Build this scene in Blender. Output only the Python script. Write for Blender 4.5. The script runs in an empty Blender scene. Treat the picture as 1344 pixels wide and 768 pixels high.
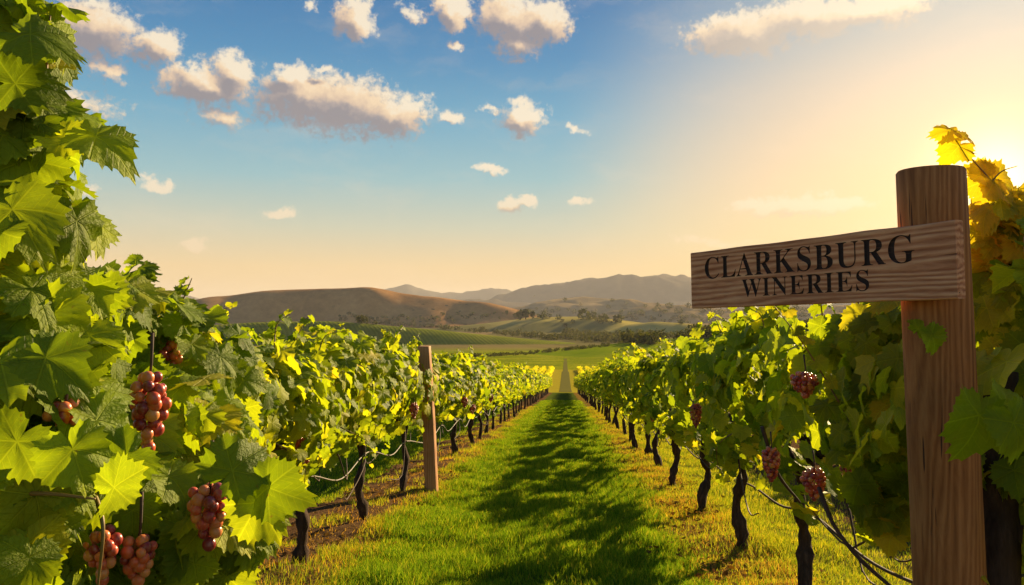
import bpy, bmesh, math, random
import numpy as np
from mathutils import Vector, Matrix, noise
from mathutils.bvhtree import BVHTree

S = bpy.context.scene
COL = S.collection
rad = math.radians
F = 1045.0                      # focal length in pixels of the 1344 px wide photograph
EYE = 1.47
# ------------------------------------------------------------------ camera
cd = bpy.data.cameras.new('camera'); cam = bpy.data.objects.new('camera', cd); COL.objects.link(cam)
cd.sensor_width = 36; cd.lens = F / 1344 * 36; cd.clip_start = 0.05; cd.clip_end = 60000
cam.location = (0, 0, EYE); cam.rotation_euler = (rad(91.15), 0, rad(3.83))
S.camera = cam
CAMR = cam.rotation_euler.to_matrix()
def ray(px, py): return CAMR @ Vector(((px - 672) / F, (384 - py) / F, -1))
def P(px, py, D): return Vector((0, 0, EYE)) + ray(px, py) * D
def azel(px, py):
    d = ray(px, py).normalized(); return math.atan2(d.x, d.y), math.asin(d.z)

# ------------------------------------------------------------------ light
SUN_AZ, SUN_EL = rad(31), rad(18.5)       # azimuth to the right of the row direction
sun_dir = Vector((math.sin(SUN_AZ) * math.cos(SUN_EL), math.cos(SUN_AZ) * math.cos(SUN_EL), math.sin(SUN_EL)))
sl = bpy.data.lights.new('sun', 'SUN'); sun = bpy.data.objects.new('sun', sl); COL.objects.link(sun)
sl.energy = 5.0; sl.angle = rad(0.6); sl.color = (1.0, 0.74, 0.40)
sun.rotation_euler = sun_dir.to_track_quat('Z', 'Y').to_euler()
S.view_settings.view_transform = 'Standard'; S.view_settings.look = 'None'
S.view_settings.gamma = 1; S.view_settings.exposure = 1.15
SKY_GAIN = 0.45                             # sky radiance that shows as its photograph colour at exposure 1
S.render.engine = 'CYCLES'
S.cycles.max_bounces = 7; S.cycles.diffuse_bounces = 3; S.cycles.transmission_bounces = 5
S.cycles.volume_bounces = 0; S.cycles.transparent_max_bounces = 8
S.cycles.use_denoising = True
S.cycles.sample_clamp_indirect = 4

class NT:
    """small node-tree helper"""
    def __init__(s, tree): s.t = tree; s.n = tree.nodes; s.l = tree.links
    def new(s, typ, **kw):
        nd = s.n.new(typ)
        for k, v in kw.items(): setattr(nd, k, v)
        return nd
    def put(s, sock, v):
        if isinstance(v, bpy.types.NodeSocket): s.l.new(v, sock)
        else:
            if hasattr(sock.default_value, '__len__') and not hasattr(v, '__len__'): v = (v,) * len(sock.default_value)
            if hasattr(v, '__len__') and len(sock.default_value) == 4 and len(v) == 3: v = (*v, 1)
            sock.default_value = v
    def m(s, op, a, b=None, c=None, clamp=False):
        nd = s.new('ShaderNodeMath', operation=op, use_clamp=clamp)
        for i, v in enumerate((a, b, c)):
            if v is not None: s.put(nd.inputs[i], v)
        return nd.outputs[0]
    def vm(s, op, a, b=None, out=0):
        nd = s.new('ShaderNodeVectorMath', operation=op)
        s.put(nd.inputs[0], a)
        if b is not None: s.put(nd.inputs[1], b)
        return nd.outputs[out]
    def mix(s, f, a, b, blend='MIX'):
        nd = s.new('ShaderNodeMix', data_type='RGBA', blend_type=blend)
        s.put(nd.inputs[0], f); s.put(nd.inputs[6], a); s.put(nd.inputs[7], b)
        return nd.outputs[2]
    def ramp(s, f, stops, interp='LINEAR'):
        nd = s.new('ShaderNodeValToRGB'); r = nd.color_ramp; r.interpolation = interp
        while len(r.elements) < len(stops): r.elements.new(0.5)
        for e, (p, c) in zip(r.elements, stops):
            e.position = p; e.color = (*c, 1) if hasattr(c, '__len__') else (c, c, c, 1)
        s.put(nd.inputs[0], f); return nd.outputs[0]
    def mr(s, v, a, b, c=0.0, d=1.0, smooth=True):
        nd = s.new('ShaderNodeMapRange', interpolation_type='SMOOTHSTEP' if smooth else 'LINEAR')
        for i, x in enumerate((v, a, b, c, d)): s.put(nd.inputs[i], x)
        return nd.outputs[0]
    def noise(s, vec, scale, detail=3, rough=0.5, out=0, dims='3D'):
        nd = s.new('ShaderNodeTexNoise', noise_dimensions=dims)
        s.put(nd.inputs['Vector'], vec); s.put(nd.inputs['Scale'], scale); s.put(nd.inputs['Detail'], detail)
        s.put(nd.inputs['Roughness'], rough); return nd.outputs[out]
    def sep(s, v):
        nd = s.new('ShaderNodeSeparateXYZ'); s.put(nd.inputs[0], v); return nd.outputs
    def comb(s, x, y, z):
        nd = s.new('ShaderNodeCombineXYZ')
        for i, v in enumerate((x, y, z)): s.put(nd.inputs[i], v)
        return nd.outputs[0]
    def bump(s, h, strength=0.5, dist=0.01):
        nd = s.new('ShaderNodeBump'); s.put(nd.inputs['Strength'], strength); s.put(nd.inputs['Distance'], dist)
        s.put(nd.inputs['Height'], h); return nd.outputs[0]

def lin(r, g, b):
    f = lambda c: (c / 255 / 12.92) if c / 255 <= 0.04045 else ((c / 255 + 0.055) / 1.055) ** 2.4
    return (f(r), f(g), f(b))

# ------------------------------------------------------------------ sky (world)
W = bpy.data.worlds.new('World'); S.world = W; W.use_nodes = True
def build_world():
    t = NT(W.node_tree); bg = t.n['Background']
    sky = t.new('ShaderNodeTexSky', sky_type='NISHITA', sun_disc=False, sun_elevation=SUN_EL, sun_rotation=SUN_AZ,
                altitude=100, air_density=1.3, dust_density=3.0, ozone_density=2.0)
    d = t.new('ShaderNodeTexCoord').outputs['Generated']
    d = t.vm('NORMALIZE', d)
    x, y, z = t.sep(d)
    el = t.m('ARCSINE', z); az = t.m('ARCTAN2', x, y)
    k = math.sin(rad(90))
    def g(stops): return t.ramp(z, stops, 'B_SPLINE' if False else 'LINEAR')
    cool = g([(0.0, lin(247, 208, 150)), (0.05, lin(245, 212, 156)), (0.10, lin(204, 207, 184)), (0.16, lin(150, 194, 202)),
              (0.23, lin(106, 172, 202)), (0.30, lin(66, 142, 190)), (0.38, lin(40, 116, 174)), (0.6, lin(44, 100, 158)), (1.0, lin(34, 78, 132))])
    warm = g([(0.0, lin(255, 212, 130)), (0.08, lin(255, 222, 162)), (0.16, lin(250, 216, 172)), (0.25, lin(224, 206, 184)),
              (0.33, lin(182, 192, 192)), (0.5, lin(110, 150, 180)), (1.0, lin(40, 86, 140))])
    # bright aureole low around the sun
    GA = rad(27.5)
    lo = Vector((math.sin(GA) * math.cos(rad(7.5)), math.cos(GA) * math.cos(rad(7.5)), math.sin(rad(7.5))))
    dp = t.vm('DOT_PRODUCT', d, tuple(lo), out=1)
    f = t.mr(dp, math.cos(rad(29)), math.cos(rad(2)))
    grad = t.mix(f, cool, warm)
    a1 = t.m('POWER', t.m('MAXIMUM', dp, 0), 900.0)
    a2 = t.m('POWER', t.m('MAXIMUM', dp, 0), 70.0)
    glow = t.mix(1.0, t.mix(a1, (0, 0, 0), (2.6, 1.7, 0.7)), t.mix(a2, (0, 0, 0), (0.36, 0.19, 0.05)), 'ADD')
    # clouds
    pv = t.comb(az, el, 0)
    n1 = t.noise(pv, 22, 4, 0.6, out=1)
    wob = t.vm('SCALE', t.vm('SUBTRACT', n1, (0.5, 0.5, 0.5)), None); wob.node.inputs['Scale'].default_value = 0.040
    n2 = t.noise(pv, 75, 3, 0.6)
    n3 = t.noise(pv, 190, 2, 0.6)
    clouds = [  # px, py, rx, ry (pixels), dense
        (120, 36, 52, 30, 1), (205, 62, 25, 21, 1), (75, 62, 20, 12, .5), (140, 92, 22, 12, .5), (105, 140, 42, 15, .42),
        (275, 108, 56, 20, 1), (310, 92, 26, 20, 1), (400, 128, 58, 32, 1), (455, 140, 70, 34, 1), (515, 152, 48, 26, 1), (385, 102, 26, 14, 1), (290, 152, 32, 15, .5),
        (466, 26, 22, 24, 1), (468, 42, 22, 12, .8), (594, 14, 24, 24, 1), (668, 24, 42, 28, 1), (712, 28, 42, 24, 1), (680, 58, 34, 18, .9),
        (600, 62, 10, 8, .6), (424, 90, 10, 5, .7), (545, 16, 18, 9, .5), (592, 159, 16, 9, .9), (642, 146, 12, 5, .5), (686, 155, 28, 20, 1), (688, 148, 12, 14, 1),
        (755, 168, 14, 5, .45), (644, 220, 22, 7, .8), (672, 266, 20, 11, .95), (694, 262, 13, 9, .95), (760, 261, 14, 5, .7), (366, 278, 20, 6, .85),
        (260, 322, 12, 8, .75), (205, 241, 18, 6, .8), (222, 242, 8, 5, .8), (980, 44, 70, 24, 1), (1060, 24, 80, 22, 1), (1140, 12, 70, 16, 1), (950, 60, 40, 15, 1),
        (1050, 268, 50, 11, .95), (1000, 272, 36, 8, .8), (1100, 268, 34, 9, .85), (930, 316, 50, 5, .45), (410, 10, 8, 5, .5), (115, 245, 12, 5, .5)]
    def field(off):
        q = t.vm('ADD', t.vm('ADD', pv, wob), (off[0], off[1], 0))
        acc = None
        for (cx, cy, rx, ry, dn) in clouds:
            a0, e0 = azel(cx, cy)
            dd = t.vm('MULTIPLY', t.vm('SUBTRACT', q, (a0, e0, 0)), (F / rx * 0.80, F / ry * 0.76, 0))
            v = t.m('MULTIPLY', t.m('SUBTRACT', 1.0, t.vm('LENGTH', dd, out=1)), dn)
            acc = v if acc is None else t.m('SMOOTH_MAX', acc, v, 0.25)
        return acc
    f0 = field((0, 0)); f1 = field((0.012, 0.016))
    nn = t.m('ADD', t.m('MULTIPLY', t.m('SUBTRACT', n2, 0.5), 1.1), t.m('MULTIPLY', t.m('SUBTRACT', n3, 0.5), 0.5))
    dens = t.m('ADD', f0, nn)
    alpha = t.mr(dens, -0.04, 0.46)
    lit = t.m('ADD', t.m('MULTIPLY', t.m('SUBTRACT', f0, f1), 1.05), t.m('MULTIPLY', nn, 0.55))
    lit = t.m('SUBTRACT', t.m('ADD', lit, 0.50), t.m('MULTIPLY', t.m('MAXIMUM', f1, 0.0), 0.60))
    ccol = t.ramp(lit, [(0.0, lin(150, 143, 148)), (0.28, lin(182, 166, 160)), (0.55, lin(232, 202, 172)), (0.8, lin(255, 224, 184)), (1.0, lin(255, 238, 210))])
    ccol = t.mix(t.m('MULTIPLY', f, 0.55), ccol, lin(255, 236, 205))
    ccol = t.mix(t.mr(z, 0.05, 0.2), t.mix(0.55, ccol, lin(255, 216, 165)), ccol)
    alpha = t.m('MULTIPLY', alpha, t.mr(z, 0.03, 0.2, 0.6, 0.96))
    wisp = t.noise(t.vm('MULTIPLY', t.vm('ADD', pv, wob), (5, 17, 1)), 1.0, 6, .62)
    grad = t.mix(t.m('MULTIPLY', t.mr(wisp, .48, .78), .22), grad, lin(250, 222, 190))
    base = t.mix(alpha, grad, ccol)
    base = t.mix(1.0, base, glow, 'ADD')
    # the physical sky takes part in the colour all over
    tot = t.mix(1.0, t.vm('MULTIPLY', base, (SKY_GAIN * .94,) * 3), t.vm('MULTIPLY', sky.outputs[0], (0.002,) * 3), 'ADD')
    # below the horizon: ground bounce
    t.put(bg.inputs[0], tot); bg.inputs[1].default_value = 1.0
build_world()

# ------------------------------------------------------------------ object helpers
def tag(o, label=None, cat=None, group=None, kind=None):
    if label: o['label'] = label
    if cat: o['category'] = cat
    if group: o['group'] = group
    if kind: o['kind'] = kind
    return o
def empty(name, loc, rz=0):
    o = bpy.data.objects.new(name, None); COL.objects.link(o); o.location = loc; o.rotation_euler = (0, 0, rz)
    o.empty_display_size = 0.1; return o
def obj(name, me, mat=None, parent=None, loc=None):
    if mat is not None and not me.materials: me.materials.append(mat)
    o = bpy.data.objects.new(name, me); COL.objects.link(o)
    if parent: o.parent = parent
    if loc is not None: o.location = loc
    return o
def mesh_np(name, V, T, uv=None, smooth=True, attr=None):
    """triangle mesh from numpy arrays"""
    V = np.asarray(V, np.float32); T = np.asarray(T, np.int32)
    me = bpy.data.meshes.new(name); me.vertices.add(len(V)); me.vertices.foreach_set('co', V.ravel())
    k = T.shape[1]
    me.loops.add(T.size); me.loops.foreach_set('vertex_index', T.ravel())
    me.polygons.add(len(T)); me.polygons.foreach_set('loop_start', np.arange(0, T.size, k, dtype=np.int32))
    me.polygons.foreach_set('use_smooth', np.full(len(T), smooth, bool))
    if uv is not None:
        l = me.uv_layers.new(name='UVMap'); l.data.foreach_set('uv', np.asarray(uv, np.float32)[T.ravel()].ravel())
    if attr is not None:
        a = me.attributes.new('tint', 'FLOAT', 'POINT'); a.data.foreach_set('value', np.asarray(attr, np.float32))
    me.update(calc_edges=True); me.validate(); return me

class MB:
    def __init__(s): s.V = []; s.Fc = []; s.n = 0
    def add(s, V, Fc):
        s.V.extend([tuple(v) for v in V]); s.Fc.extend([tuple(i + s.n for i in f) for f in Fc]); s.n += len(V)
    def tube(s, pts, radii, seg=8, rough=0.0, seed=0, cap=True):
        pts = [Vector(p) for p in pts]; rings = []; up = Vector((0.13, 0.9, 0.21))
        for i, p in enumerate(pts):
            d = (pts[min(i + 1, len(pts) - 1)] - pts[max(i - 1, 0)]).normalized()
            a = d.cross(up)
            if a.length < 0.05: a = d.cross(Vector((1, 0, 0)))
            a.normalize(); b = d.cross(a); up = -b if False else up
            r = radii[i] if hasattr(radii, '__len__') else radii
            ring = []
            for k in range(seg):
                th = 2 * math.pi * k / seg
                q = a * math.cos(th) + b * math.sin(th)
                rr = r * (1 + rough * (noise.noise(Vector((q.x * 1.7, q.y * 1.7, i * 0.30 + seed * 7.3 + q.z))) * 1.3 + (noise.noise(Vector((q.x * 5, q.y * 5, i * .12 + seed))) * .9 if seg >= 12 else 0)))
                ring.append(p + q * rr)
            rings.append(ring)
        V = [v for r in rings for v in r]; Fc = []
        for i in range(len(rings) - 1):
            for k in range(seg):
                k2 = (k + 1) % seg
                Fc.append((i * seg + k, i * seg + k2, (i + 1) * seg + k2, (i + 1) * seg + k))
        if cap:
            Fc.append(tuple(range(seg - 1, -1, -1))); Fc.append(tuple((len(rings) - 1) * seg + k for k in range(seg)))
        s.add(V, Fc)
    def mesh(s, name, smooth=True):
        me = bpy.data.meshes.new(name); me.from_pydata(s.V, [], s.Fc); me.update()
        me.polygons.foreach_set('use_smooth', [smooth] * len(me.polygons)); return me
def curve_pts(ctrl, n):
    """Catmull-Rom through control points"""
    c = [Vector(p) for p in ctrl]; c = [c[0] * 2 - c[1]] + c + [c[-1] * 2 - c[-2]]; out = []
    segs = len(c) - 3
    for i in range(n + 1):
        u = i / n * segs; k = min(int(u), segs - 1); t = u - k
        p0, p1, p2, p3 = c[k:k + 4]
        out.append(0.5 * ((2 * p1) + (p2 - p0) * t + (2 * p0 - 5 * p1 + 4 * p2 - p3) * t * t + (3 * p1 - p0 - 3 * p2 + p3) * t ** 3))
    return out

# ------------------------------------------------------------------ materials
def new_mat(name):
    m = bpy.data.materials.new(name); m.use_nodes = True; t = NT(m.node_tree)
    b = t.n['Principled BSDF']; return m, t, b
def leaf_material(name, stops, trans_gain=(1.9, 1.8, 0.5), tmix=0.5, veins=True, spec=None):
    m, t, b = new_mat(name)
    geo = t.new('ShaderNodeNewGeometry'); isl = geo.outputs['Random Per Island']
    oi = t.new('ShaderNodeObjectInfo')
    rnd = t.m('FRACT', t.m('ADD', isl, t.m('MULTIPLY', oi.outputs['Random'], 3.7)))
    col = t.ramp(rnd, stops)
    pos = geo.outputs['Position']
    lum = t.noise(pos, 2.2, 2, .5)
    col = t.mix(t.mr(lum, .35, .7, 0, .45), col, t.vm('MULTIPLY', col, (1.5, 1.25, 0.8)))
    if veins:
        uv = t.new('ShaderNodeTexCoord').outputs['UV']
        q = t.vm('MULTIPLY', t.vm('SUBTRACT', uv, (.5, .5, 0)), (2.5, 2.5, 0))
        x, y, _ = t.sep(q); ax = t.m('ABSOLUTE', x)
        th = t.m('ARCTAN2', ax, y); r = t.vm('LENGTH', q, out=1)
        A = rad(60)
        near = t.m('MULTIPLY', t.m('ROUND', t.m('MINIMUM', t.m('DIVIDE', th, A), 2.0)), A)
        ph = t.m('SUBTRACT', th, near)
        al = t.m('MULTIPLY', r, t.m('COSINE', ph)); ac = t.m('ABSOLUTE', t.m('MULTIPLY', r, t.m('SINE', ph)))
        main = t.mr(ac, 0.008, 0.030, 1, 0)
        sec = t.mr(t.m('COSINE', t.m('MULTIPLY', t.m('SUBTRACT', al, t.m('MULTIPLY', ac, 0.75)), 40.0)), 0.84, 1.0)
        vein = t.m('MAXIMUM', main, t.m('MULTIPLY', sec, 0.55))
        fine = t.noise(q, 9, 3, .6); blot = t.noise(t.vm('ADD', q, t.comb(t.m('MULTIPLY', rnd, 91), 0, 0)), 3.5, 3, .6)
        col = t.mix(t.mr(blot, .66, .74, 0, .55), col, (.20, .11, .03))
        col = t.mix(t.mr(blot, .42, .25, 0, .35), col, t.vm('MULTIPLY', col, (.6, .8, .6)))
        col = t.mix(t.m('MULTIPLY', vein, .62), col, t.vm('ADD', t.vm('MULTIPLY', col, (1.5, 1.4, 1.4)), (.04, .05, .01)))
        col = t.mix(t.mr(fine, .3, .75, 0, .28), col, t.vm('MULTIPLY', col, (.62, .70, .6)))
        edge = t.mr(t.m('ADD', r, t.m('MULTIPLY', t.m('SUBTRACT', fine, .5), .5)), .85, 1.12, 0, .35)
        col = t.mix(edge, col, t.vm('ADD', t.vm('MULTIPLY', col, (1.5, 1.2, .7)), (.05, .03, 0)))
        hgt = t.m('ADD', t.m('MULTIPLY', vein, -1.6), t.m('MULTIPLY', t.m('ADD', fine, blot), .9))
        t.put(b.inputs['Normal'], t.bump(hgt, .8, .0055))
    back = t.mix(geo.outputs['Backfacing'], col, t.vm('MULTIPLY', t.vm('ADD', col, (.01, .015, .003)), (1.05, 1.05, 1.0)))
    t.put(b.inputs['Base Color'], back); b.inputs['Roughness'].default_value = 0.55
    b.inputs['Specular IOR Level'].default_value = (0.18 if veins else 0.0) if spec is None else spec
    tr = t.new('ShaderNodeBsdfTranslucent'); t.put(tr.inputs[0], t.vm('MINIMUM', t.vm('MULTIPLY', col, trans_gain), (.9, .9, .9)))
    mx = t.new('ShaderNodeMixShader'); mx.inputs[0].default_value = tmix
    t.l.new(b.outputs[0], mx.inputs[1]); t.l.new(tr.outputs[0], mx.inputs[2])
    t.l.new(mx.outputs[0], t.n['Material Output'].inputs[0]); return m
LEAF_ST = [(0, (.12, .19, .014)), (.3, (.20, .28, .018)), (.6, (.29, .36, .02)), (.87, (.38, .42, .025)), (.97, (.46, .42, .03)), (1, (.55, .40, .03))]
M_LEAF = leaf_material('vine_leaf_green', LEAF_ST)
M_LEAF_HERO = leaf_material('vine_leaf_close', [(0, (.12, .18, .010)), (.35, (.20, .28, .014)), (.7, (.27, .36, .018)), (.93, (.34, .40, .022)), (1, (.46, .40, .03))], trans_gain=(1.75, 1.7, .5), tmix=.5)
M_LEAF_BACK = leaf_material('vine_leaf_backlit', [(0, (.14, .20, .010)), (.4, (.22, .30, .014)), (.8, (.33, .38, .02)), (1, (.44, .40, .03))], trans_gain=(1.9, 1.75, .4), tmix=.62)
M_LEAF_FAR = leaf_material('vine_leaf_far', LEAF_ST, veins=False, spec=.05)
GLOW_ST = [(0, (.32, .34, .02)), (.4, (.46, .42, .02)), (.8, (.60, .46, .02)), (1, (.66, .42, .02))]
M_LEAF_GLOW = leaf_material('vine_leaf_sun_glow', GLOW_ST, trans_gain=(1.7, 1.4, .5), tmix=.55)  # golden glow of sun behind the leaves, put into their colour

def wood_material(name, axis, c1, c2, c3, scale=1.0, rough=.75, ckr=(.24, .28)):
    m, t, b = new_mat(name)
    co = t.new('ShaderNodeTexCoord').outputs['Object']
    st = {'x': (1.2, 14, 14), 'z': (14, 14, 1.2)}[axis]
    v = t.vm('MULTIPLY', co, tuple(s * scale for s in st))
    warp = t.noise(t.vm('MULTIPLY', co, tuple(s * scale * .18 for s in st)), 2.0, 3, .6, out=1)
    v = t.vm('ADD', v, t.vm('MULTIPLY', t.vm('SUBTRACT', warp, (.5, .5, .5)), (2.0, 2.0, 2.0)))
    wv = t.new('ShaderNodeTexWave', wave_type='BANDS', bands_direction='Y' if axis == 'x' else 'X')
    t.put(wv.inputs['Vector'], v); wv.inputs['Scale'].default_value = .9; wv.inputs['Distortion'].default_value = 2.0
    wv.inputs['Detail'].default_value = 3; wv.inputs['Detail Scale'].default_value = .6
    fib = t.noise(t.vm('MULTIPLY', v, (1, 1, 1)), 6, 4, .65)
    big = t.noise(co, 3.0, 2, .5)
    g = t.m('ADD', t.m('MULTIPLY', wv.outputs[0], .28), t.m('MULTIPLY', fib, .72))
    col = t.ramp(g, [(.25, c1), (.5, c2), (.75, c3)])
    col = t.mix(t.mr(big, .35, .7, 0, .4), col, t.vm('MULTIPLY', col, (.62, .55, .5)))
    crack = t.noise(t.vm('MULTIPLY', co, tuple(s * scale * (3.0 if s > 5 else .8) for s in st)), 1.0, 2, .5)
    ck = t.mr(crack, ckr[0], ckr[1], 1, 0)
    col = t.mix(t.m('MULTIPLY', ck, .85), col, (.02, .012, .008))
    t.put(b.inputs['Base Color'], col); b.inputs['Roughness'].default_value = rough
    b.inputs['Specular IOR Level'].default_value = .25
    h = t.m('SUBTRACT', g, t.m('MULTIPLY', ck, 1.5)); t.put(b.inputs['Normal'], t.bump(h, .6, .004)); return m
M_SIGN = wood_material('sign_wood', 'x', (.33, .11, .042), (.62, .27, .125), (.82, .45, .23), 1.3, ckr=(.27, .31))
M_POST = wood_material('post_wood', 'z', (.27, .098, .026), (.41, .16, .045), (.52, .225, .072), 1.5, ckr=(.30, .345))
M_STAKE = wood_material('stake_wood', 'z', (.36, .16, .06), (.52, .25, .10), (.62, .34, .16), 1.0)
m, t, b = new_mat('burnt_letters'); M_LETTER = m
co = t.new('ShaderNodeTexCoord').outputs['Object']; gn = t.noise(t.vm('MULTIPLY', co, (7, 120, 30)), 1.0, 4, .7)
t.put(b.inputs['Base Color'], t.mix(t.mr(gn, .56, .70, 0, .55), t.mix(t.noise(co, 40, 3), (.012, .006, .004), (.05, .022, .012)), (.30, .12, .06))); b.inputs['Roughness'].default_value = .8

m, t, b = new_mat('vine_bark'); M_BARK = m
co = t.new('ShaderNodeTexCoord').outputs['Object']
v = t.vm('MULTIPLY', co, (30, 30, 5)); n_ = t.noise(v, 1.0, 5, .65); n2_ = t.noise(co, 9, 3, .6)
t.put(b.inputs['Base Color'], t.mix(t.mr(n2_, .3, .7, 0, .5), t.ramp(n_, [(.3, (.018, .011, .008)), (.55, (.07, .042, .028)), (.8, (.17, .105, .07))]), (.06, .035, .02)))
b.inputs['Roughness'].default_value = .9; b.inputs['Specular IOR Level'].default_value = .15
t.put(b.inputs['Normal'], t.bump(n_, 1.0, .012))
m, t, b = new_mat('green_shoot'); M_SHOOT = m
t.put(b.inputs['Base Color'], t.mix(t.noise(t.new('ShaderNodeTexCoord').outputs['Object'], 8, 2), (.16, .16, .03), (.28, .11, .04))); b.inputs['Roughness'].default_value = .5
m, t, b = new_mat('cane_brown'); M_CANE = m
t.put(b.inputs['Base Color'], t.mix(t.noise(t.new('ShaderNodeTexCoord').outputs['Object'], 25, 3), (.035, .02, .013), (.11, .06, .035))); b.inputs['Roughness'].default_value = .8
m, t, b = new_mat('drip_hose_rubber'); M_HOSE = m
t.put(b.inputs['Base Color'], t.mix(t.noise(t.new('ShaderNodeTexCoord').outputs['Object'], 6, 3), (.07, .055, .04), (.17, .14, .10))); b.inputs['Roughness'].default_value = .6
m, t, b = new_mat('grape_skin'); M_GRAPE = m
geo = t.new('ShaderNodeNewGeometry'); rnd = geo.outputs['Random Per Island']
gc = t.ramp(rnd, [(0, (.20, .015, .02)), (.35, (.46, .05, .03)), (.7, (.66, .13, .04)), (1, (.70, .30, .08))])
gc = t.mix(t.mr(t.noise(geo.outputs['Position'], 120, 4), .4, .75, 0, .30), gc, (.55, .36, .30))
t.put(b.inputs['Base Color'], gc); b.inputs['Roughness'].default_value = .32
b.inputs['Subsurface Weight'].default_value = .5; b.inputs['Subsurface Radius'].default_value = (1, .35, .2); b.inputs['Subsurface Scale'].default_value = .008

# ------------------------------------------------------------------ terrain
PROF = [(-60, 5.46), (0, 0), (98, -8.92), (120, -10.6), (150, -12.0), (200, -13.9), (300, -18.2), (450, -23.2), (700, -28), (1500, -32), (3500, -38), (12000, -60), (40000, -160)]
PX = np.array([p[0] for p in PROF]); PZ = np.array([p[1] for p in PROF])
def und(x, y):
    w = np.clip((60 - y) / 20, 0, 1) * np.clip((14 - np.abs(x)) / 3, 0, 1)
    h = .040 * np.sin(x * 2.1 + 1.7 * np.sin(y * .9)) * np.sin(y * 1.55 + 1.3 * np.sin(x * 1.7 + .5)) + .026 * np.sin(x * 4.7 + y * 1.9) * np.sin(y * 3.9 - x * 2.3 + 2 * np.sin(y)) + .012 * np.sin(x * 11 + y * 5) * np.sin(y * 9 - x * 7)
    return (h + .05 * np.exp(-((x + 2.1) / .35) ** 2) + .04 * np.exp(-((x - 1.55) / .35) ** 2)) * w
def gz(y): return float(np.interp(y, PX, PZ))
def build_ground():
    ys = np.concatenate([np.arange(-12, 40, .15), np.arange(40, 130, 1.0), np.geomspace(130, 12500, 70)])
    xs = np.concatenate([-np.geomspace(12500, 12, 45), np.arange(-11.85, 12, .15), np.geomspace(12, 12500, 45)])
    X, Y = np.meshgrid(xs, ys); Z = np.interp(Y, PX, PZ)
    Z = Z + und(X, Y)
    V = np.stack([X, Y, Z], -1).reshape(-1, 3); ny, nx = X.shape
    idx = np.arange(ny * nx).reshape(ny, nx)
    Q = np.stack([idx[:-1, :-1], idx[:-1, 1:], idx[1:, 1:], idx[1:, :-1]], -1).reshape(-1, 4)
    m, t, b = new_mat('ground_soil_and_grass')
    pos = t.new('ShaderNodeNewGeometry').outputs['Position']; x, y, z = t.sep(pos)
    nb = t.noise(pos, 1.2, 4, .6); nf = t.noise(pos, 14, 5, .7); nh = t.noise(pos, 60, 3, .7)
    xw = t.m('ADD', x, t.m('MULTIPLY', t.m('SUBTRACT', nb, .5), .7))
    grass = t.mix(nf, (.045, .075, .012), (.12, .15, .025))
    dirt = t.ramp(t.m('ADD', t.m('MULTIPLY', nf, .6), t.m('MULTIPLY', nh, .4)), [(.3, (.05, .028, .014)), (.5, (.13, .075, .035)), (.7, (.26, .155, .07))])
    dry = t.ramp(nf, [(.3, (.12, .07, .02)), (.6, (.26, .16, .04)), (.8, (.36, .24, .06))])
    ygr = t.mix(nf, (.12, .14, .02), (.30, .27, .04))
    c = t.mix(t.mr(xw, -1.75, -1.60), dirt, grass)
    c = t.mix(t.mr(xw, -3.15, -3.0, 1, 0), c, grass)
    c = t.mix(t.mr(xw, -5.4, -5.2, 1, 0), c, dirt)
    c = t.mix(t.mr(xw, .90, 1.15), c, dry)
    c = t.mix(t.mr(xw, 1.6, 1.8), c, ygr)
    c = t.mix(t.mr(xw, 2.6, 3.0), c, dirt)
    c = t.mix(t.mr(xw, 6.2, 6.8), c, ygr)
    # fields beyond the rows
    fn = t.noise(pos, .06, 4, .6); ff = t.noise(t.vm('MULTIPLY', pos, (1, .3, 1)), 1.2, 4, .7)
    yf = t.mix(ff, (.26, .22, .02), (.44, .36, .03))
    gf = t.mix(t.mr(t.m('ADD', t.m('MULTIPLY', ff, .6), t.m('MULTIPLY', fn, .4)), .38, .62), (.11, .16, .006), (.30, .30, .015))
    farm = t.mix(t.mr(y, 198, 206), yf, gf)
    c = t.mix(t.mr(y, 99, 103), c, farm)
    v1 = t.new('ShaderNodeTexVoronoi'); t.put(v1.inputs['Vector'], t.vm('MULTIPLY', pos, (.0035, .0016, 0))); v1.inputs['Scale'].default_value = 1.0
    cell = t.sep(v1.outputs['Color'])[0]
    val = t.ramp(cell, [(0, (.16, .13, .05)), (.3, (.22, .17, .06)), (.5, (.11, .12, .04)), (.75, (.30, .20, .09)), (1, (.18, .15, .07))])
    val = t.mix(t.mr(t.noise(pos, .02, 4, .6), .4, .65, 0, .5), val, (.09, .085, .04))
    c = t.mix(t.mr(y, 430, 560), c, val)
    t.put(b.inputs['Base Color'], c); b.inputs['Roughness'].default_value = .95; b.inputs['Specular IOR Level'].default_value = 0
    t.put(b.inputs['Normal'], t.bump(t.m('ADD', nf, t.m('MULTIPLY', nh, .5)), .8, .04))
    o = obj('ground', mesh_np('ground', V, Q), m); tag(o, 'vineyard slope of grass and soil running down into the valley', kind='structure'); return o
ground = build_ground()

# farm track beyond the rows
def build_track():
    V = []; Fc = []; ys = list(np.linspace(103, 330, 60))
    for i, y in enumerate(ys):
        w = .85 if y < 190 else .6
        for x in (-w, w): V.append((x + .0 * y, y, gz(y) + .03))
        if i: Fc.append((2 * i - 2, 2 * i - 1, 2 * i + 1, 2 * i))
    m, t, b = new_mat('track_dirt'); pos = t.new('ShaderNodeNewGeometry').outputs['Position']
    t.put(b.inputs['Base Color'], t.mix(t.noise(pos, 2, 4), (.10, .10, .025), (.20, .18, .05))); b.inputs['Roughness'].default_value = .95; b.inputs['Specular IOR Level'].default_value = 0
    me = bpy.data.meshes.new('path'); me.from_pydata(V, [], Fc)
    tag(obj('path', me, m), 'pale dirt farm track beyond the ends of the vine rows', kind='structure')
build_track()

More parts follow.
